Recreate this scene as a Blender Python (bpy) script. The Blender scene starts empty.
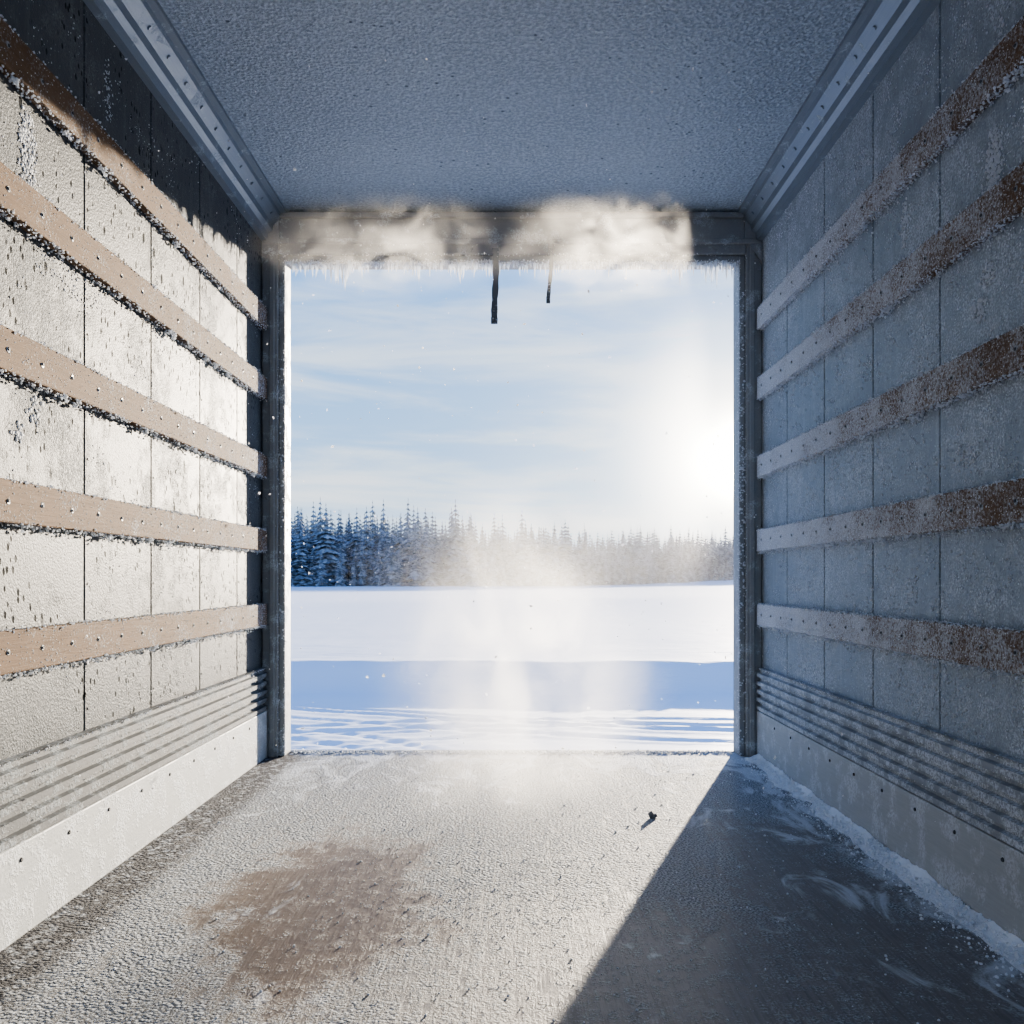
import bpy, bmesh, math, random
import numpy as np
from mathutils import Vector, Matrix, noise as mnoise
random.seed(7); rng=np.random.default_rng(7)
scene=bpy.context.scene
F=898.0; CZ=0.877; D=4.4; HW=1.225; CEIL=2.67

# ---------------------------------------------------------------- helpers
def new_obj(name, verts, faces, mats=(), midx=None, smooth=False, parent=None):
    me=bpy.data.meshes.new(name)
    me.from_pydata([tuple(v) for v in verts],[],[tuple(f) for f in faces])
    for m in mats: me.materials.append(m)
    if midx is not None: me.polygons.foreach_set('material_index',np.array(midx,dtype=np.int32))
    if smooth: me.polygons.foreach_set('use_smooth',np.ones(len(me.polygons),dtype=bool))
    me.update()
    ob=bpy.data.objects.new(name,me); scene.collection.objects.link(ob)
    if parent: ob.parent=parent
    return ob

class MB:
    def __init__(s): s.v=[];s.f=[];s.m=[]
    def box(s,x0,x1,y0,y1,z0,z1,m=0):
        b=len(s.v)
        s.v+=[(x0,y0,z0),(x1,y0,z0),(x1,y1,z0),(x0,y1,z0),(x0,y0,z1),(x1,y0,z1),(x1,y1,z1),(x0,y1,z1)]
        for f in [(0,3,2,1),(4,5,6,7),(0,1,5,4),(1,2,6,5),(2,3,7,6),(3,0,4,7)]:
            s.f.append(tuple(b+i for i in f)); s.m.append(m)
    def bbox(s,x0,x1,y0,y1,z0,z1,m=0,bev=.004):
        bm=bmesh.new(); bmesh.ops.create_cube(bm,size=1)
        for v in bm.verts:
            v.co=Vector((x0+(v.co.x+.5)*(x1-x0),y0+(v.co.y+.5)*(y1-y0),z0+(v.co.z+.5)*(z1-z0)))
        bmesh.ops.bevel(bm,geom=bm.edges[:],offset=bev,segments=2,profile=.5,affect='EDGES')
        s.bm(bm,m)
    def bm(s,bm,m=0):
        b=len(s.v); bm.verts.index_update()
        s.v+=[tuple(v.co) for v in bm.verts]
        for f in bm.faces:
            s.f.append(tuple(b+v.index for v in f.verts)); s.m.append(m)
        bm.free()
    def prof_y(s,prof,y0,y1,m=0):
        b=len(s.v); n=len(prof)
        s.v+=[(p[0],y0,p[1]) for p in prof]+[(p[0],y1,p[1]) for p in prof]
        for i in range(n):
            j=(i+1)%n; s.f.append((b+i,b+j,b+n+j,b+n+i)); s.m.append(m)
        s.f.append(tuple(b+i for i in range(n))[::-1]); s.m.append(m)
        s.f.append(tuple(b+n+i for i in range(n))); s.m.append(m)
    def disc(s,c,r,axis,h,m=0,n=8):
        b=len(s.v); ax=Vector(axis).normalized()
        u=ax.orthogonal().normalized(); w=ax.cross(u); c=Vector(c)
        for k,(hh,rr) in enumerate(((0,r),(h,r*.8))):
            for i in range(n):
                a=2*math.pi*i/n; s.v.append(tuple(c+ax*hh+(u*math.cos(a)+w*math.sin(a))*rr))
        for i in range(n):
            j=(i+1)%n; s.f.append((b+i,b+j,b+n+j,b+n+i)); s.m.append(m)
        s.f.append(tuple(b+n+i for i in range(n))); s.m.append(m)
    def obj(s,name,mats,smooth=False,parent=None):
        ob=new_obj(name,s.v,s.f,mats,s.m,smooth,parent)
        bm=bmesh.new(); bm.from_mesh(ob.data); bmesh.ops.recalc_face_normals(bm,faces=bm.faces); bm.to_mesh(ob.data); bm.free()
        return ob
_bm=bmesh.new(); bmesh.ops.create_icosphere(_bm,subdivisions=1,radius=1)
ICOV=np.array([v.co[:] for v in _bm.verts]); ICOF=np.array([[v.index for v in f.verts] for f in _bm.faces]); _bm.free()
def lumps(pos,rad,jit=.3,stretch=None):
    pos=np.asarray(pos,float); n=len(pos); rad=np.asarray(rad,float)
    V=ICOV[None]*(1+rng.uniform(-jit,jit,(n,len(ICOV),1)))
    sc=rng.uniform(.7,1.3,(n,1,3))
    if stretch is not None: sc=sc*np.array(stretch)
    V=V*sc*rad[:,None,None]+pos[:,None,:]
    Fc=ICOF[None]+ (np.arange(n)*len(ICOV))[:,None,None]
    return V.reshape(-1,3),Fc.reshape(-1,3)
def add_lumps(mb,pos,rad,m,**k):
    v,f=lumps(pos,rad,**k); b=len(mb.v)
    mb.v+= [tuple(x) for x in v.tolist()]; mb.f+=[tuple(x) for x in (f+b).tolist()]; mb.m+=[m]*len(f)

# ---------------------------------------------------------------- node helpers
class NT:
    def __init__(s,tree): s.t=tree; s.n=tree.nodes; s.l=tree.links
    def node(s,typ,**kw):
        n=s.n.new(typ)
        for k,v in kw.items(): setattr(n,k,v)
        return n
    def set(s,sock,v):
        if hasattr(v,'is_output'): s.l.new(v,sock)
        else: sock.default_value=v
    def math(s,op,a,b=0.,c=None,clamp=False):
        n=s.node('ShaderNodeMath',operation=op,use_clamp=clamp); s.set(n.inputs[0],a); s.set(n.inputs[1],b)
        if c is not None: s.set(n.inputs[2],c)
        return n.outputs[0]
    def vm(s,op,a,b=None,out=0):
        n=s.node('ShaderNodeVectorMath',operation=op); s.set(n.inputs[0],a)
        if b is not None: s.set(n.inputs[1],b)
        return n.outputs[out]
    def noise(s,vec,scale,detail=4,rough=.55,dist=0,out=0):
        n=s.node('ShaderNodeTexNoise'); s.set(n.inputs['Vector'],vec)
        n.inputs['Scale'].default_value=scale;n.inputs['Detail'].default_value=detail
        n.inputs['Roughness'].default_value=rough;n.inputs['Distortion'].default_value=dist
        return n.outputs[out]
    def voro(s,vec,scale,out='Distance'):
        n=s.node('ShaderNodeTexVoronoi'); s.set(n.inputs['Vector'],vec); n.inputs['Scale'].default_value=scale
        return n.outputs[out]
    def maprange(s,v,a,b,c=0.,d=1.,smooth=True):
        n=s.node('ShaderNodeMapRange'); 
        if smooth: n.interpolation_type='SMOOTHSTEP'
        s.set(n.inputs[0],v)
        for i,x in enumerate((a,b,c,d)): n.inputs[i+1].default_value=x
        return n.outputs[0]
    def mix(s,f,a,b):
        n=s.node('ShaderNodeMix',data_type='RGBA'); s.set(n.inputs[0],f)
        s.set(n.inputs[6],a if hasattr(a,'is_output') else (*a,1)); s.set(n.inputs[7],b if hasattr(b,'is_output') else (*b,1))
        return n.outputs[2]
    def mapping(s,vec,scale=(1,1,1),rot=(0,0,0),loc=(0,0,0)):
        n=s.node('ShaderNodeMapping'); s.set(n.inputs[0],vec)
        n.inputs['Scale'].default_value=scale;n.inputs['Rotation'].default_value=rot;n.inputs['Location'].default_value=loc
        return n.outputs[0]
    def bump(s,h,strength,dist,nrm=None):
        n=s.node('ShaderNodeBump'); s.set(n.inputs['Height'],h); n.inputs['Strength'].default_value=strength
        n.inputs['Distance'].default_value=dist
        if nrm is not None: s.set(n.inputs['Normal'],nrm)
        return n.outputs[0]
def mat(name):
    m=bpy.data.materials.new(name); m.use_nodes=True; t=NT(m.node_tree)
    b=m.node_tree.nodes['Principled BSDF']
    pos=t.node('ShaderNodeNewGeometry').outputs['Position']
    return m,t,b,pos
def simple(name,col,rough=.5,metal=0,bump=None,var=.15):
    m,t,b,p=mat(name)
    n=t.noise(p,9,5)
    c=t.mix(n,tuple(x*(1-var) for x in col),tuple(min(1,x*(1+var)) for x in col))
    t.set(b.inputs['Base Color'],c); b.inputs['Roughness'].default_value=rough; b.inputs['Metallic'].default_value=metal
    if bump: t.set(b.inputs['Normal'],t.bump(t.noise(p,bump[0],4),bump[1],bump[2]))
    return m
def translucent(name,col,fac):
    m=bpy.data.materials.new(name); m.use_nodes=True; t=NT(m.node_tree)
    b=m.node_tree.nodes['Principled BSDF']; b.inputs['Base Color'].default_value=(*col,1); b.inputs['Roughness'].default_value=.6
    tr=t.node('ShaderNodeBsdfTranslucent'); tr.inputs[0].default_value=(*col,1); mx=t.node('ShaderNodeMixShader'); mx.inputs[0].default_value=fac
    t.l.new(b.outputs[0],mx.inputs[1]); t.l.new(tr.outputs[0],mx.inputs[2]); t.l.new(mx.outputs[0],m.node_tree.nodes['Material Output'].inputs[0])
    return m
m_frost=translucent('frost_crystals',(.80,.83,.87),.45)
m_flake=translucent('snowflake',(.98,.98,1),.6)
m_ice=translucent('icicle_ice',(.85,.9,.97),.55)

def frosted_panel(name,base,frostc,amount,flecks,rough=.5,metal=.0,spec=.5):
    m,t,b,p=mat(name)
    big=t.noise(p,1.7,5,.6); mid=t.noise(p,14,6,.65); fine=t.noise(p,150,3,.65)
    f=t.math('ADD',t.math('MULTIPLY',big,.9),t.math('MULTIPLY',mid,.6))
    mask=t.maprange(f,.90-amount*.4,1.08-amount*.2)
    grain=t.maprange(fine,.45,.58)
    mask=t.math('MULTIPLY',mask,t.math('ADD',t.math('MULTIPLY',grain,.8),.15))
    vo=t.voro(t.mapping(p,(1,1,.6)),42); dens=t.noise(p,3.1,3,.6)
    fl=t.math('MULTIPLY',t.maprange(vo,.16,.28,1,0),t.maprange(dens,.45,.55))
    fl2=t.math('MULTIPLY',t.maprange(t.voro(t.mapping(p,(1,1,.5)),17),.12,.2,1,0),t.maprange(t.noise(p,2.2,3,.6),.5,.6))
    fl=t.math('MULTIPLY',t.math('MAXIMUM',fl,fl2),flecks)
    col=t.mix(mask,base,frostc)
    st=t.maprange(t.noise(t.mapping(p,(9,9,.7)),3,4,.6),.5,.75)
    col=t.mix(t.math('MULTIPLY',st,.22),col,frostc)
    sp=t.math('MULTIPLY',t.maprange(t.voro(p,60),.08,.16,1,0),.7)
    col=t.mix(sp,col,tuple(min(1,x*1.5) for x in frostc))
    col=t.mix(fl,col,tuple(x*.3 for x in base))
    t.set(b.inputs['Base Color'],col)
    t.set(b.inputs['Roughness'],t.math('ADD',rough,t.math('MULTIPLY',mask,.22)))
    b.inputs['Metallic'].default_value=metal
    t.set(b.inputs['Specular IOR Level'],t.math('MULTIPLY',t.math('SUBTRACT',1,fl),spec))
    h=t.math('ADD',t.math('MULTIPLY',mask,1.0),t.math('MULTIPLY',fine,.6))
    h=t.math('SUBTRACT',h,t.math('MULTIPLY',fl,.6))
    n1=t.bump(t.noise(p,2.2,2),.10,.03)
    t.set(b.inputs['Normal'],t.bump(h,.7,.005,n1))
    return m
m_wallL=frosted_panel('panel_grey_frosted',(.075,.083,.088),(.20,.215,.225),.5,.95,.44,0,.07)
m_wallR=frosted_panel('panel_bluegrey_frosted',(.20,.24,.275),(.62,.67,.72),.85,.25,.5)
m_seam=simple('seam_dark',(.03,.034,.04),.7)

def wood_frost(name,thr,grad):
    m,t,b,p=mat(name)
    g=t.noise(t.mapping(p,(30,1.6,30)),4,6,.6,.6)
    w=t.mix(g,(.065,.040,.024),(.21,.140,.088))
    fine=t.noise(p,130,4,.7); mid=t.noise(p,7,4,.6)
    y=t.node('ShaderNodeSeparateXYZ'); t.set(y.inputs[0],p)
    far=t.maprange(y.outputs[1],2.0,4.2,0,grad,False)
    f=t.math('ADD',t.math('ADD',t.math('MULTIPLY',fine,.7),t.math('MULTIPLY',mid,.35)),far)
    mask=t.math('MULTIPLY',t.maprange(f,thr,thr+.2),.85)
    t.set(b.inputs['Base Color'],t.mix(mask,w,(.56,.59,.63)))
    b.inputs['Roughness'].default_value=.75; b.inputs['Specular IOR Level'].default_value=.08
    t.set(b.inputs['Normal'],t.bump(t.math('ADD',t.math('MULTIPLY',g,.4),t.math('MULTIPLY',mask,t.noise(p,220,3))),.6,.006))
    return m
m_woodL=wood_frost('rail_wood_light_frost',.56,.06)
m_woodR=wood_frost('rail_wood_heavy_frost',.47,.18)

def metal_frost(name,base,frostc,metal,rough,amount,spec=.5):
    m,t,b,p=mat(name)
    mid=t.noise(p,10,6,.65); fine=t.noise(p,160,3,.6)
    mask=t.math('MULTIPLY',t.maprange(mid,.62-amount*.3,.7-amount*.2),t.maprange(fine,.35,.6))
    sc=t.noise(t.mapping(p,(60,3,60)),3,4,.7)
    base2=t.mix(sc,tuple(x*.75 for x in base),tuple(min(1,x*1.15) for x in base))
    t.set(b.inputs['Base Color'],t.mix(mask,base2,frostc)); b.inputs['Specular IOR Level'].default_value=spec
    t.set(b.inputs['Metallic'],t.math('MULTIPLY',t.math('SUBTRACT',1,mask),metal))
    t.set(b.inputs['Roughness'],t.math('ADD',rough,t.math('MULTIPLY',mask,.3)))
    t.set(b.inputs['Normal'],t.bump(t.math('ADD',mask,t.math('MULTIPLY',fine,.5)),.4,.004))
    return m
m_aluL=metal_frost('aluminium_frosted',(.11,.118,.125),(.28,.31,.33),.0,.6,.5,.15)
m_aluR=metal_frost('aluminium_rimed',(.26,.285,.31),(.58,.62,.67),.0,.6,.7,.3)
m_cove=metal_frost('cove_aluminium',(.22,.26,.30),(.40,.46,.52),.3,.4,.2)
m_post=metal_frost('galvanised_post',(.28,.295,.305),(.5,.55,.6),.2,.5,.35)
m_kick=metal_frost('kickplate_whitewashed',(.40,.42,.43),(.56,.59,.62),.0,.55,.5,.25)

m_ceil,t,b,p=mat('ceiling_frosted')
big=t.noise(p,2.0,4); fine=t.noise(p,70,5,.65); v=t.voro(p,75)
spots=t.math('MULTIPLY',t.maprange(t.voro(p,24),.10,.2,1,0),t.maprange(t.noise(p,4,3),.5,.62))
c=t.mix(big,(.21,.26,.32),(.38,.45,.53)); c=t.mix(t.maprange(fine,.4,.65),c,(.46,.54,.62)); c=t.mix(t.math('MULTIPLY',spots,.9),c,(.06,.09,.13))
t.set(b.inputs['Base Color'],c); b.inputs['Roughness'].default_value=.6
t.set(b.inputs['Normal'],t.bump(t.math('ADD',t.math('MULTIPLY',v,.6),fine),.9,.012))

# floor
m_floor,t,b,p=mat('floor_frosted_plywood')
grain=t.noise(t.mapping(p,(22,1.2,1),(0,0,.12)),5,7,.65,.5)
warp=t.vm('SCALE',t.vm('SUBTRACT',t.noise(p,2.6,6,.7,0,1),(.5,.5,.5))); 
warp.node.inputs['Scale'].default_value=.8
pw=t.vm('ADD',p,warp)
def ell(cx,cy,rx,ry,inner,outer,wt):
    q=t.mapping(pw,(1/rx,1/ry,0),(0,0,0),(-cx/rx,-cy/ry,0))
    l=t.vm('LENGTH',q,None,1)
    return t.math('MULTIPLY',t.maprange(l,inner,outer,1,0),wt)
eA=ell(-.50,2.45,.34,.70,.6,1.1,.88)
wood=t.mix(eA,t.mix(grain,(.11,.105,.10),(.33,.315,.30)),t.mix(grain,(.085,.062,.045),(.24,.175,.128)))
masks=[eA,ell(.86,2.55,.28,.85,.4,1.3,.80),ell(.35,1.9,.55,.5,.3,1.4,.7),
       ell(-.1,2.0,.35,.6,.1,1.3,.5),ell(.95,1.9,.4,.6,.4,1.3,.75)]
mk=masks[0]
for q in masks[1:]: mk=t.math('MAXIMUM',mk,q)
streak=t.noise(t.mapping(p,(10,.9,1),(0,0,-.35)),4,6,.7,.4)
scr=t.maprange(t.noise(t.mapping(p,(34,1.1,1),(0,0,.45)),3,5,.7,.3),.53,.68)
fineN=t.noise(p,150,3,.65); midN=t.noise(p,22,5,.65)
frostamt=t.math('SUBTRACT',1.0,mk)
frostamt=t.math('SUBTRACT',frostamt,t.math('MULTIPLY',t.maprange(streak,.46,.72),.5))
frostamt=t.math('SUBTRACT',frostamt,t.math('MULTIPLY',scr,.35))
cov=t.maprange(t.math('ADD',frostamt,t.math('MULTIPLY',t.math('SUBTRACT',t.math('ADD',fineN,midN),1.0),2.0)),.1,1.0)
frostcol=t.mix(t.maprange(fineN,.42,.56),(.10,.112,.125),(.46,.49,.52))
col=t.mix(cov,wood,frostcol)
sep=t.node('ShaderNodeSeparateXYZ'); t.set(sep.inputs[0],p)
film=t.noise(t.mapping(p,(1.0,.55,1),(0,0,.5)),5,6,.62,1.2)
fr=t.maprange(sep.outputs[0],.72,1.15,0,.15)
fs=t.maprange(sep.outputs[1],3.3,4.5,0,.17)
filmm=t.maprange(t.math('ADD',film,t.math('MAXIMUM',fr,fs)),.59,.71)
col=t.mix(t.math('MULTIPLY',filmm,.75),col,(.68,.72,.77))
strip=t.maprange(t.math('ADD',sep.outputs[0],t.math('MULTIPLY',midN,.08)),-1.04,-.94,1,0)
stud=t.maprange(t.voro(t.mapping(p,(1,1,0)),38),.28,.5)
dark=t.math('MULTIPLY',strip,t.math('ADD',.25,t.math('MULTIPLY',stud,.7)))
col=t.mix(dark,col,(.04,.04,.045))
t.set(b.inputs['Base Color'],col)
t.set(b.inputs['Roughness'],t.math('ADD',.55,t.math('MULTIPLY',cov,.2)))
b.inputs['Specular IOR Level'].default_value=.3
gran=t.voro(p,105)
hh=t.math('ADD',t.math('MULTIPLY',t.math('MULTIPLY',t.math('SUBTRACT',1,gran),cov),1.0),t.math('MULTIPLY',grain,.25))
hh=t.math('ADD',hh,t.math('ADD',t.math('MULTIPLY',midN,.35),t.math('MULTIPLY',filmm,.4)))
t.set(b.inputs['Normal'],t.bump(hh,.8,.007))

m_snow,t,b,p=mat('snow')
n=t.noise(p,.35,6,.6); nf=t.noise(p,6,6,.7); nf2=t.noise(p,60,3,.6)
t.set(b.inputs['Base Color'],t.mix(n,(.84,.88,.94),(.93,.94,.96))); b.inputs['Roughness'].default_value=.6
nn=t.bump(t.noise(t.mapping(p,(.3,1,1)),1.3,6,.65),.25,.08)
t.set(b.inputs['Normal'],t.bump(t.math('ADD',nf,t.math('MULTIPLY',nf2,.3)),.2,.02,nn))
m_drift=simple('drift_snow',(.80,.83,.87),.6,0,(120,.5,.006),.05)

# ---------------------------------------------------------------- truck box shell
Y0=-1.4; YW=4.40; YE=4.54
def wall(name,sx,mp):
    mb=MB()
    xo=sx*(HW+.045); xb=sx*(HW+.008); xi=sx*HW
    mb.box(min(xo,xb),max(xo,xb),Y0,YE,-.12,CEIL+.1,1)
    seams=[4.0-.476*i for i in range(12)]
    ed=sorted([Y0]+[s_ for s_ in seams if s_>Y0+.05]+[YE])
    for a,c in zip(ed[:-1],ed[1:]):
        mb.bbox(min(xb,xi),max(xb,xi),a+.0035,c-.0035,0,CEIL,0,.0025)
    for s_ in seams:
        for z in np.arange(.5,2.5,.18):
            mb.disc((xi,s_+.02,z),.004,(-sx,0,0),.002,0,6)
    return mb.obj(name,[mp,m_seam])
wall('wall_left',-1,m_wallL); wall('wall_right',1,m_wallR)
mb=MB(); mb.bbox(-HW-.05,HW+.05,Y0,YE,CEIL,CEIL+.08,0,.004); mb.obj('ceiling',[m_ceil])
mb=MB(); mb.bbox(-HW,HW,Y0,YE-.02,-.12,0,0,.004); mb.obj('floor',[m_floor])
mb=MB(); mb.bbox(-HW-.04,HW+.04,YE-.02,YE+.03,-.16,.004,0,.006); mb.obj('door_threshold',[m_post])

def frost_patch(sx,patches):
    P=[];R=[]
    for (y,z,ry,rz,n,r) in patches:
        for i in range(n):
            a=random.random()*6.28; q=math.sqrt(random.random())
            yy=y+ry*q*math.cos(a)+random.gauss(0,.01); zz=z+rz*q*math.sin(a)+random.gauss(0,.008)
            if yy>4.35: continue
            P.append((sx*(HW-.001),yy,zz)); R.append(r*random.uniform(.3,1.2))
    return P,R
pl=[(2.27,1.95,.035,.11,330,.0045),(2.3,1.30,.03,.03,40,.006),(2.22,1.24,.02,.02,30,.006),(2.72,2.35,.015,.09,90,.003),
    (3.1,1.75,.1,.04,110,.003),(2.5,1.7,.2,.05,140,.003)]
pr=[(2.28,1.92,.03,.11,360,.005),(2.31,1.66,.035,.025,90,.005),(2.4,1.2,.04,.02,60,.0045),(2.8,1.98,.02,.07,120,.0045),
    (2.35,1.58,.03,.03,80,.005),(2.9,2.1,.12,.05,150,.003),(2.25,2.2,.02,.08,80,.0045)]
for _ in range(160):
    pl.append((random.uniform(2,4.3),random.uniform(.45,2.5),.05,.04,random.randint(4,14),.0022))
for _ in range(420):
    pr.append((random.uniform(2,4.3),random.uniform(.45,2.5),.06,.05,random.randint(6,28),.0032))
mb=MB()
for sx,pp in ((-1,pl),(1,pr)):
    P,R=frost_patch(sx,pp); add_lumps(mb,P,R,0,stretch=(.5,1,1.1))
mb.obj('frost_clusters',[m_frost],True)

ZR=[2.14,1.80,1.42,1.06,.70]
for sx in (-1,1):
    for z in ZR:
        mb=MB(); x1=sx*HW; x0=sx*(HW-.03)
        h=.052
        mb.bbox(min(x0,x1),max(x0,x1),Y0+.05,YW-.012,z-h,z+h,0,.004)
        for y in np.arange(1.2,4.36,.155):
            mb.disc((x0,y,z+random.uniform(-.003,.003)),.008,(-sx,0,0),.0015,1,8)
            mb.disc((x0-sx*.0012,y,z),.0045,(-sx,0,0),.0025,2,6)
        dens=560 if sx<0 else 750
        n=int((YW-1.6)*dens)
        P=[];R=[]
        for edge in (-1,1):
            for i in range(n):
                y=random.uniform(1.6,YW-.02)
                cl=max(0,mnoise.noise(Vector((y*9,z*7+edge*3,sx*5)))*.5+.5)
                if random.random()>cl*1.3: continue
                zz=z+edge*(h-.002)+random.gauss(0,.003)-(abs(random.gauss(0,.006)) if edge<0 else 0)
                P.append((x0+sx*random.uniform(-.003,.028),y,zz)); R.append(random.uniform(.0012,.0030)*(1+cl*.4))
        for i in range(int(n*.5 if sx<0 else n*.9)):
            y=1.6+(YW-1.62)*random.random()**.7
            P.append((x0,y,z+random.uniform(-h,h))); R.append(random.uniform(.0008,.002))
        for i in range(5):
            y=random.uniform(1.9,4.2); 
            for k in range(14): P.append((x0+sx*random.uniform(0,.02),y+random.gauss(0,.010),z-h-abs(random.gauss(0,.010)))); R.append(random.uniform(.003,.005))
        add_lumps(mb,P,R,3)
        mb.obj('cargo_rail',[m_woodL if sx<0 else m_woodR, m_post,m_seam,m_frost])

for sx in (-1,1):
    prof=[(sx*HW,.232),(sx*(HW-.022),.232)]
    nr=5; z0=.235; zz=(.435-z0)/nr
    for i in range(nr):
        a=z0+i*zz
        prof+=[(sx*(HW-.028),a),(sx*(HW-.028),a+zz*.45),(sx*(HW-.012),a+zz*.55),(sx*(HW-.012),a+zz*.90)]
    prof+=[(sx*(HW-.024),.44),(sx*HW,.44)]
    mb=MB(); mb.prof_y(prof,Y0,YW-.002,0)
    P=[];R=[]
    for i in range(2600):
        y=random.uniform(1.7,YW-.02); k=random.randint(0,nr)
        P.append((sx*(HW-.020),y,z0+k*zz+random.gauss(0,.003))); R.append(random.uniform(.001,.0025))
    add_lumps(mb,P,R,1)
    mb.obj('corrugated_scuff_plate',[m_aluL if sx<0 else m_aluR,m_frost])
    mb=MB(); mb.bbox(min(sx*HW,sx*(HW-.028)),max(sx*HW,sx*(HW-.028)),Y0,YW-.002,.0,.23,0,.004)
    for y in np.arange(1.0,4.3,.476/2): mb.disc((sx*(HW-.028),y,.19),.006,(-sx,0,0),.003,1)
    mb.obj('kick_plate',[m_kick,m_seam])
    A=(HW,2.525);B=(HW-.03,2.525);C=(HW-.035,2.56);D1=(HW-.055,2.572);E=(HW-.06,2.60);F1=(HW-.095,2.635);G=(HW-.10,2.652);H=(HW-.125,2.655);I=(HW-.125,CEIL);J=(HW,CEIL)
    mb=MB(); mb.prof_y([(sx*a,b_) for a,b_ in (A,B,C,D1,E,F1,G,H,I,J)],Y0,YW-.002,0)
    nrm=Vector((-sx,0,-1)).normalized()
    for y in np.arange(.6,4.3,.16): mb.disc((sx*(HW-.0775),y,2.6175),.008,nrm,.005,0,8)
    mb.obj('trim_1' if sx<0 else 'trim_2',[m_cove,m_frost])

par=bpy.data.objects.new('rear_door_frame',None); scene.collection.objects.link(par)
OP=1.118; HZ=2.435
for sx,nm in ((-1,'post_left'),(1,'post_right')):
    mb=MB()
    def bx(xa,xb,*r,**k): mb.bbox(min(sx*xa,sx*xb),max(sx*xa,sx*xb),*r,**k)
    bx(OP+.03,HW,YW,YE,0,CEIL,m=0,bev=.006)
    bx(OP,OP+.03,YW+.02,YE,0,HZ+.03,m=0,bev=.005)
    bx(OP+.045,OP+.07,YW-.012,YW,0,HZ+.1,m=0,bev=.004)
    for z in np.arange(.15,2.5,.28): mb.disc((sx*(OP+.09),YW,z),.008,(0,-1,0),.006,0,6)
    P=[];R=[]
    for i in range(1300):
        z=random.uniform(.0,HZ+.05); P.append((sx*(OP+random.choice((0,.002,.03,.07))),YW+random.uniform(-.002,.06),z)); R.append(random.uniform(.001,.003))
    for i in range(220 if sx>0 else 60):
        P.append((sx*(OP+.015+random.gauss(0,.01)),YW+.01,random.gauss(1.2,.55)%2.3)); R.append(random.uniform(.003,.006))
    add_lumps(mb,P,R,2)
    mb.obj(nm,[m_post,m_seam,m_frost],parent=par)
mb=MB()
mb.bbox(-OP-.03,OP+.03,YW,YE,HZ+.03,CEIL,0,.006)
mb.bbox(-OP,OP,YW+.02,YE,HZ,HZ+.03,0,.004)
mb.bbox(-OP-.1,OP+.1,YW-.02,YW,HZ+.075,HZ+.10,0,.004)
mb.bbox(-OP-.1,OP+.1,YW-.03,YW,HZ+.20,HZ+.225,0,.004)
for x in np.arange(-1.0,1.05,.2): mb.disc((x,YW,HZ+.055),.009,(0,-1,0),.006,0,6)
P=[(random.uniform(-OP,OP),YW+random.uniform(-.003,.07),HZ+random.choice((0,.0,.03,.075))+random.gauss(0,.003)) for _ in range(2600)]
add_lumps(mb,P,[random.uniform(.0015,.004) for _ in P],2)
for sx in (-1,1):
    mb.prof_y([(sx*(OP+.105),HZ-.02),(sx*(OP+.02),HZ+.1),(sx*(OP+.02),HZ+.2),(sx*(OP+.105),HZ+.2)],YW-.015,YW,0)
mb.obj('header',[m_post,m_seam,m_frost],parent=par)

mb=MB()
def icicle(x,y,z,L,r,bend=0):
    b=len(mb.v); ns=6; seg=5
    for k in range(seg):
        q=k/seg; rr=r*(1-q)**.8*(1+.2*math.sin(k*2.3))
        for i in range(ns):
            a=6.283*i/ns; mb.v.append((x+rr*math.cos(a)+bend*q*q,y+rr*math.sin(a),z-L*q))
    mb.v.append((x+bend,y,z-L)); tip=len(mb.v)-1
    for k in range(seg-1):
        for i in range(ns):
            j=(i+1)%ns; mb.f.append((b+k*ns+i,b+k*ns+j,b+(k+1)*ns+j,b+(k+1)*ns+i)); mb.m.append(0)
    for i in range(ns):
        mb.f.append((b+(seg-1)*ns+i,b+(seg-1)*ns+(i+1)%ns,tip)); mb.m.append(0)
for i in range(460):
    x=random.uniform(-OP+.01,OP-.01)
    cl=mnoise.noise(Vector((x*4,3.3,0)))*.5+.5
    L=random.uniform(.010,.035)+ (random.random()**3)*.11*cl
    if x>.75 or x<-.8: L*=1.4
    icicle(x,YW+random.uniform(.02,.09),HZ+.005,L,random.uniform(.002,.0045)+L*.045,random.gauss(0,.003))
mb.obj('icicle_fringe',[m_ice],True)

m_strap=simple('webbing_strap',(.15,.17,.20),.8,0,(300,.5,.002))
def strap(x,L,w,sway):
    mb=MB(); n=14; pts=[]
    for k in range(n+1):
        q=k/n; pts.append((x+sway*q*q+.004*math.sin(q*5),YW-.034-.004*math.sin(q*4),HZ+.06-(L)*q))
    for k,(a,c,z) in enumerate(pts):
        ww=w*(1+.12*math.sin(k*1.7))*.5; mb.v+= [(a-ww,c-.003,z),(a+ww,c-.003,z),(a+ww,c+.003,z),(a-ww,c+.003,z)]
    for k in range(n):
        for i in range(4):
            j=(i+1)%4; mb.f.append((k*4+i,k*4+j,k*4+4+j,k*4+4+i)); mb.m.append(0)
    mb.f.append((0,1,2,3)); mb.m.append(0); mb.f.append((n*4+3,n*4+2,n*4+1,n*4)); mb.m.append(0)
    e=pts[-1]; mb.bbox(e[0]-w*.55,e[0]+w*.55,e[1]-.006,e[1]+.006,e[2]-.012,e[2]+.022,0,.003)
    mb.bbox(x-w*.7,x+w*.7,YW-.042,YW,HZ+.045,HZ+.07,1,.003)
    P=[(x+sway*q*q+random.uniform(-w,w)*.5,YW-.038,HZ+.06-L*q) for q in np.random.rand(60)]
    add_lumps(mb,P,[random.uniform(.001,.0025) for _ in P],2)
    mb.obj('hanging_strap',[m_strap,m_post,m_frost])
strap(-.082,.37,.03,.0); strap(.188,.27,.018,-.008)

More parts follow.
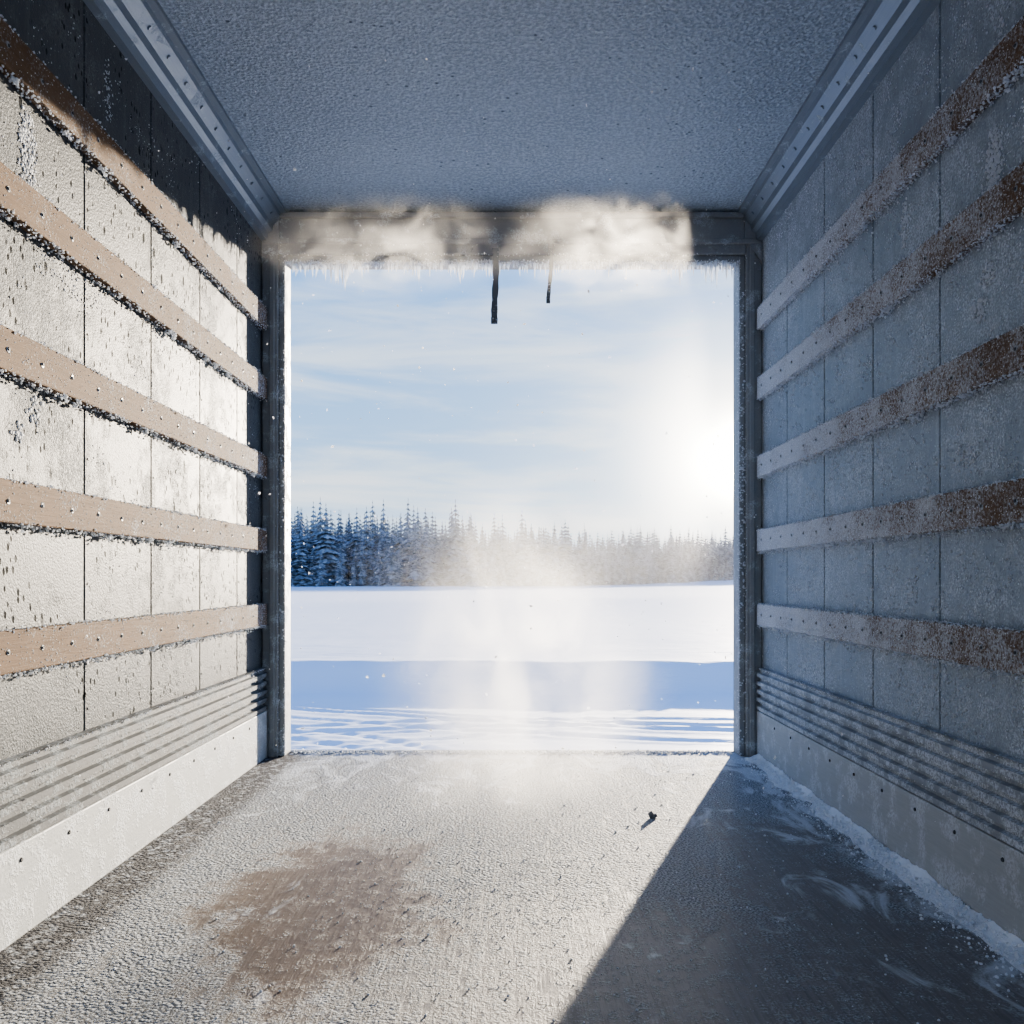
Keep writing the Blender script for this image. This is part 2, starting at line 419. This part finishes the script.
def drift(sx,wfun,hfun,y0,y1):
    ny=300;nx=14; V=[];Fc=[]
    for j in range(ny+1):
        y=y0+(y1-y0)*j/ny; w=wfun(y); h=hfun(y)
        for i in range(nx+1):
            q=i/nx; x=HW-.03-w*q
            nz=mnoise.noise(Vector((x*14,y*14,1)))*.35+mnoise.noise(Vector((x*45,y*45,4)))*.25
            z=h*(1-q)**1.6*(1+nz)+.003*max(0,nz)*(1-q)
            if i==nx: z=-.002
            V.append((sx*x,y,z))
    for j in range(ny):
        for i in range(nx):
            a=j*(nx+1)+i; Fc.append((a,a+1,a+nx+2,a+nx+1))
    return V,Fc
V,Fc=drift(1,lambda y:.065+.05*(mnoise.noise(Vector((y*3,0,0)))+mnoise.noise(Vector((y*11,5,0)))*.6),lambda y:.022+.012*mnoise.noise(Vector((y*4,9,0))),1.5,4.36)
mb=MB(); mb.v=V; mb.f=Fc; mb.m=[0]*len(Fc)
P=[];R=[]
for i in range(3500):
    y=random.uniform(1.6,4.35); x=HW-.03-abs(random.gauss(0,.05)); r=.001+.004*random.random()**2
    P.append((x,y,r*.4+max(0,.018*(1-(HW-.03-x)/.08)))); R.append(r)
add_lumps(mb,P,R,0)
mb.obj('snow_drift',[m_drift],True)
mb=MB(); P=[];R=[]
for i in range(2200):
    r=.0008+.0030*random.random()**6
    P.append((random.uniform(-1.1,1.1),random.uniform(1.5,4.4),r*.5)); R.append(r)
for i in range(900):
    P.append((random.gauss(-.1,.25),random.gauss(2.5,.35),.001)); R.append(random.uniform(.0007,.0022))
for i in range(900):
    P.append((random.uniform(-1.1,1.1),4.5+random.gauss(0,.02),.004)); R.append(random.uniform(.002,.006))
add_lumps(mb,P,R,0)
mb.obj('floor_snow_crumbs',[m_drift],True)
mb=MB()
P=[(.51,3.28,.008),(.525,3.29,.006)]
add_lumps(mb,P,[.014,.009],0)
mb.obj('dirt_clod',[simple('dirty_ice',(.12,.13,.15),.5,0,(80,.6,.005))])

# ---------------------------------------------------------------- snowy ground
GZ=-1.1; BH=.432; YC=16.5
def axis():
    xs=list(np.arange(-14,14.01,.1)); a=14.; st=.15
    while a<420: st*=1.12; a+=st; xs.append(a); xs.insert(0,-a)
    return np.array(xs)
xs=axis()
ys=list(np.arange(6,20,.07)); a=20.; st=.1
while a<600: st*=1.06; a+=st; ys.append(a)
ys=[-80,-40,-20,-10,-5,0,2,4,5]+ys
ys=np.array(ys)
V=[]
def sm(a,b_,v): 
    q=min(1,max(0,(v-a)/(b_-a))); return q*q*(3-2*q)
for y in ys:
    for x in xs:
        crest=YC+ .35*mnoise.noise(Vector((x*.25,0,2)))+.12*mnoise.noise(Vector((x*1.1,4,2)))
        s_=sm(crest-1.3,crest,y)
        z=GZ+BH*s_
        if y>5 and y<40:
            z+=.03*mnoise.noise(Vector((x*.4,y*.6,0)))*(1-s_*.6)+.015*mnoise.noise(Vector((x*2,y*3,5)))*s_*0.6
            z+=.05*math.exp(-((y-crest)/.5)**2)*(.5+mnoise.noise(Vector((x*.7,1,1))))
            if y<crest-1.2:
                for (cx,cy,R0) in ((-3.5,17.0,5.6),(-3.5,17.0,5.8),(-3.5,17.0,6.5),(-3.5,17.0,6.7),(5.5,30,18.3),(5.5,30,18.6),(5.5,30,19.3),(-9,2,11.0),(-9,2,11.6),(2,-10,22.0),(2,-10,22.5)):
                    d=math.hypot(x-cx,y-cy)-R0+.1*mnoise.noise(Vector((x*.5,y*.5,7)))
                    if abs(d)<.5: z+= -.018*math.exp(-(d/.08)**2)+.010*math.exp(-((abs(d)-.16)/.06)**2)
                z+=.008*mnoise.noise(Vector((x*1.3,y*5,2)))+.004*mnoise.noise(Vector((x*6,y*9,2)))
        if y>=20: 
            z+=.2*mnoise.noise(Vector((x*.02,y*.03,3)))*min(1,(y-20)/30)
            z+=sm(150,420,y)*5
        V.append((x,y,z))
nx=len(xs); Fc=[(j*nx+i,j*nx+i+1,(j+1)*nx+i+1,(j+1)*nx+i) for j in range(len(ys)-1) for i in range(nx-1)]
new_obj('snowy_ground',V,Fc,[m_snow],None,True)

# ---------------------------------------------------------------- spruce forest
m_tree,t,b,p=mat('frosted_spruce')
nz=t.noise(p,.9,5,.65)
geo=t.node('ShaderNodeNewGeometry'); sp=t.node('ShaderNodeSeparateXYZ'); t.set(sp.inputs[0],geo.outputs['True Normal'])
f=t.math('MULTIPLY',t.maprange(nz,.38,.62),t.math('ADD',t.math('ABSOLUTE',sp.outputs[2]),.1),clamp=True)
t.set(b.inputs['Base Color'],t.mix(f,(.16,.18,.20),(.48,.53,.58))); b.inputs['Roughness'].default_value=.8
def tree_var(seed):
    r=np.random.default_rng(seed); V=[];Fc=[]
    n=5
    for k,(z,rr) in enumerate(((0,.012),(1.0,.001))):
        for i in range(n): V.append((rr*math.cos(i*6.283/n),rr*math.sin(i*6.283/n),z))
    for i in range(n): Fc.append((i,(i+1)%n,n+(i+1)%n,n+i))
    tiers=19; lw=r.uniform(.15,.22); pw_=r.uniform(.7,.95)
    for k in range(tiers):
        q=k/(tiers-1); z=.05+.92*q
        L=lw*(1-q)**pw_*(1+r.uniform(-.2,.2))+.008
        nb=8 if q<.7 else 6
        for i in range(nb):
            a=6.283*(i+r.uniform(-.3,.3))/nb+k; l=L*r.uniform(.65,1.25); ca,sa=math.cos(a),math.sin(a)
            w=l*.36; zz=z+r.uniform(-.01,.01); dr=l*.5
            b_=len(V)
            V+=[(0,0,zz+.015),(ca*l*.55-sa*w,sa*l*.55+ca*w,zz-dr*.6),(ca*l,sa*l,zz-dr*.9),(ca*l*.55+sa*w,sa*l*.55-ca*w,zz-dr*.6),(ca*l*.5,sa*l*.5,zz-dr*.2)]
            Fc+=[(b_,b_+1,b_+4),(b_+1,b_+2,b_+4),(b_+2,b_+3,b_+4),(b_+3,b_,b_+4)]
    return np.array(V),Fc
vars_=[tree_var(s) for s in range(7)]
V=[];Fc=[];off=0
def gz(x,y): return GZ+BH+.2*mnoise.noise(Vector((x*.02,y*.03,3)))+sm(150,420,y)*5
cnt=0
for row in range(10):
    yb=165+row*5
    x=-120.
    while x<150:
        x+=random.uniform(1.0,2.3)
        y=yb+random.uniform(-2.5,2.5)
        px=x/y*F+512
        y+=max(0,(px-560))*.25
        H=random.uniform(9.0,13.2)+ (random.random()**4)*3.5
        H*=(1.15-.26*sm(330,600,px))*(1+.14*mnoise.noise(Vector((x*.09,row*.2,0))))
        if row==0: H*=random.uniform(.45,.85)
        tv,tf=vars_[random.randrange(7)]
        a=random.random()*6.28; ca,sa=math.cos(a),math.sin(a)
        ww=random.uniform(.85,1.2)
        P=np.stack([(tv[:,0]*ca-tv[:,1]*sa)*H*ww+x,(tv[:,0]*sa+tv[:,1]*ca)*H*ww+y,tv[:,2]*H+gz(x,y)-.15],1)
        V.append(P); Fc+=[tuple(i+off for i in f_) for f_ in tf]; off+=len(P); cnt+=1
print('trees',cnt)
new_obj('spruce_forest',np.concatenate(V).tolist(),Fc,[m_tree])

mb=MB(); P=[];R=[]
for i in range(1900):
    y=random.uniform(1.5,8); X=random.uniform(-.55,.55)*y; z=CZ+random.uniform(-.45,.6)*y
    if y<4.6 and (abs(X)>1.15 or z<.05 or z>2.6): continue
    if y>=4.6 and z<GZ+.1: continue
    P.append((X,y,z)); R.append((.0010+.0032*random.random()**4)*y/2.5)
add_lumps(mb,P,R,0,jit=.5)
mb.obj('airborne_snowflakes',[m_flake])

# ---------------------------------------------------------------- mist volumes
def mist(name,c,r,dens,scale,thr,aniso=.5,col=(1,.98,.95),soft=.4,det=2,pw=1.3,stretch=(1,1,1)):
    bm=bmesh.new(); bmesh.ops.create_icosphere(bm,subdivisions=3,radius=1)
    me=bpy.data.meshes.new(name); bm.to_mesh(me); bm.free()
    ob=bpy.data.objects.new(name,me); scene.collection.objects.link(ob); ob.location=c; ob.scale=r
    m=bpy.data.materials.new(name+'_volume'); m.use_nodes=True; t=NT(m.node_tree); t.n.clear()
    out=t.node('ShaderNodeOutputMaterial'); vs=t.node('ShaderNodeVolumeScatter')
    tc=t.node('ShaderNodeTexCoord').outputs['Object']; pos=t.node('ShaderNodeNewGeometry').outputs['Position']
    l=t.vm('LENGTH',tc,None,1); fall=t.math('POWER',t.maprange(l,0,1.0,1,0),pw)
    d_=t.math('MULTIPLY',fall,dens)
    if scale: d_=t.math('MULTIPLY',d_,t.maprange(t.noise(t.mapping(pos,stretch),scale,det,.6,.8),thr,thr+soft))
    t.set(vs.inputs['Density'],d_)
    vs.inputs['Color'].default_value=(*col,1); vs.inputs['Anisotropy'].default_value=aniso
    t.l.new(vs.outputs[0],out.inputs['Volume']); me.materials.append(m)
    return ob
mist('sun_glow_haze',(.02,3.55,.46),(.70,.75,1.12),2.1,3.0,.32,.58,det=3,pw=1.7,stretch=(1.2,1,.8))
mist('sun_glow_haze',(.36,3.25,2.08),(.50,.28,.25),6.0,8,.40,.62,soft=.35,det=4,pw=1.4,stretch=(.8,1,1.3))
mist('sun_glow_haze',(-.46,3.25,2.07),(.58,.28,.23),3.8,8,.40,.62,soft=.35,det=4,pw=1.4,stretch=(.8,1,1.3))
mist('sun_glow_haze',(.78,3.6,1.42),(.42,.75,.75),.18,0,0,.72,pw=1.3)  # smooth haze added only to give a warm sun glow by the right post
mist('ground_mist',(8,70,2.0),(26,10,7.5),.022,.16,.26,.3,det=3,pw=1.0)

# ---------------------------------------------------------------- world
SUN=Vector((.375,1,.150)).normalized(); GL=Vector((.2545,1,.131)).normalized()
w=bpy.data.worlds.new('winter_sky'); scene.world=w; w.use_nodes=True; t=NT(w.node_tree); t.n.clear()
out=t.node('ShaderNodeOutputWorld'); bg=t.node('ShaderNodeBackground')
d=t.node('ShaderNodeTexCoord').outputs['Generated']; d=t.vm('NORMALIZE',d)
s=t.node('ShaderNodeSeparateXYZ'); t.set(s.inputs[0],d)
cr=t.node('ShaderNodeValToRGB'); t.set(cr.inputs[0],s.outputs[2]); e=cr.color_ramp.elements
e[0].position=0; e[0].color=(.50,.70,.90,1); e[1].position=1; e[1].color=(.07,.20,.62,1)
for pz,c in ((.12,(.36,.59,.90)),(.3,(.21,.44,.84)),(.5,(.11,.28,.72))):
    k=e.new(pz); k.color=(*c,1)
cl=t.noise(t.mapping(d,(1.6,1.6,11)),2.2,6,.55,.4)
clm=t.math('MULTIPLY',t.maprange(cl,.40,.70),t.maprange(s.outputs[2],.0,.5,.95,.2))
col=t.mix(clm,cr.outputs[0],(.86,.93,1.0))
dt=t.math('MAXIMUM',t.vm('DOT_PRODUCT',d,tuple(GL),1),0)
def addg(col,pw,st,c):
    g=t.math('MULTIPLY',t.math('POWER',dt,pw),st)
    sc=t.vm('SCALE',c); t.set(sc.node.inputs['Scale'],g)
    return t.vm('ADD',col,sc)
col=addg(col,40,.45,(1,.93,.8)); col=addg(col,200,2.2,(1,.9,.74)); col=addg(col,1500,12,(1,.88,.66)); col=addg(col,12000,60,(1,.9,.7)); col=addg(col,60000,400,(1,.9,.7))
t.set(bg.inputs[0],col); bg.inputs[1].default_value=1.1
t.l.new(bg.outputs[0],out.inputs[0])
sl=bpy.data.lights.new('sun','SUN'); sl.energy=14; sl.color=(1,.87,.70); sl.angle=.012
so=bpy.data.objects.new('sun',sl); scene.collection.objects.link(so); so.rotation_euler=SUN.to_track_quat('Z','Y').to_euler(); so.location=(8,20,6)

cam=bpy.data.cameras.new('camera'); cam.sensor_width=36; cam.lens=F/1024*36; cam.shift_y=(578-512)/1024
cam.clip_end=2000; cam.clip_start=.05
co=bpy.data.objects.new('camera',cam); scene.collection.objects.link(co); co.location=(0,0,CZ); co.rotation_euler=(math.pi/2,0,0)
scene.camera=co
scene.view_settings.view_transform='AgX'
try: scene.view_settings.look='AgX - Medium High Contrast'
except Exception as ex: print(ex)
scene.view_settings.exposure=0.5
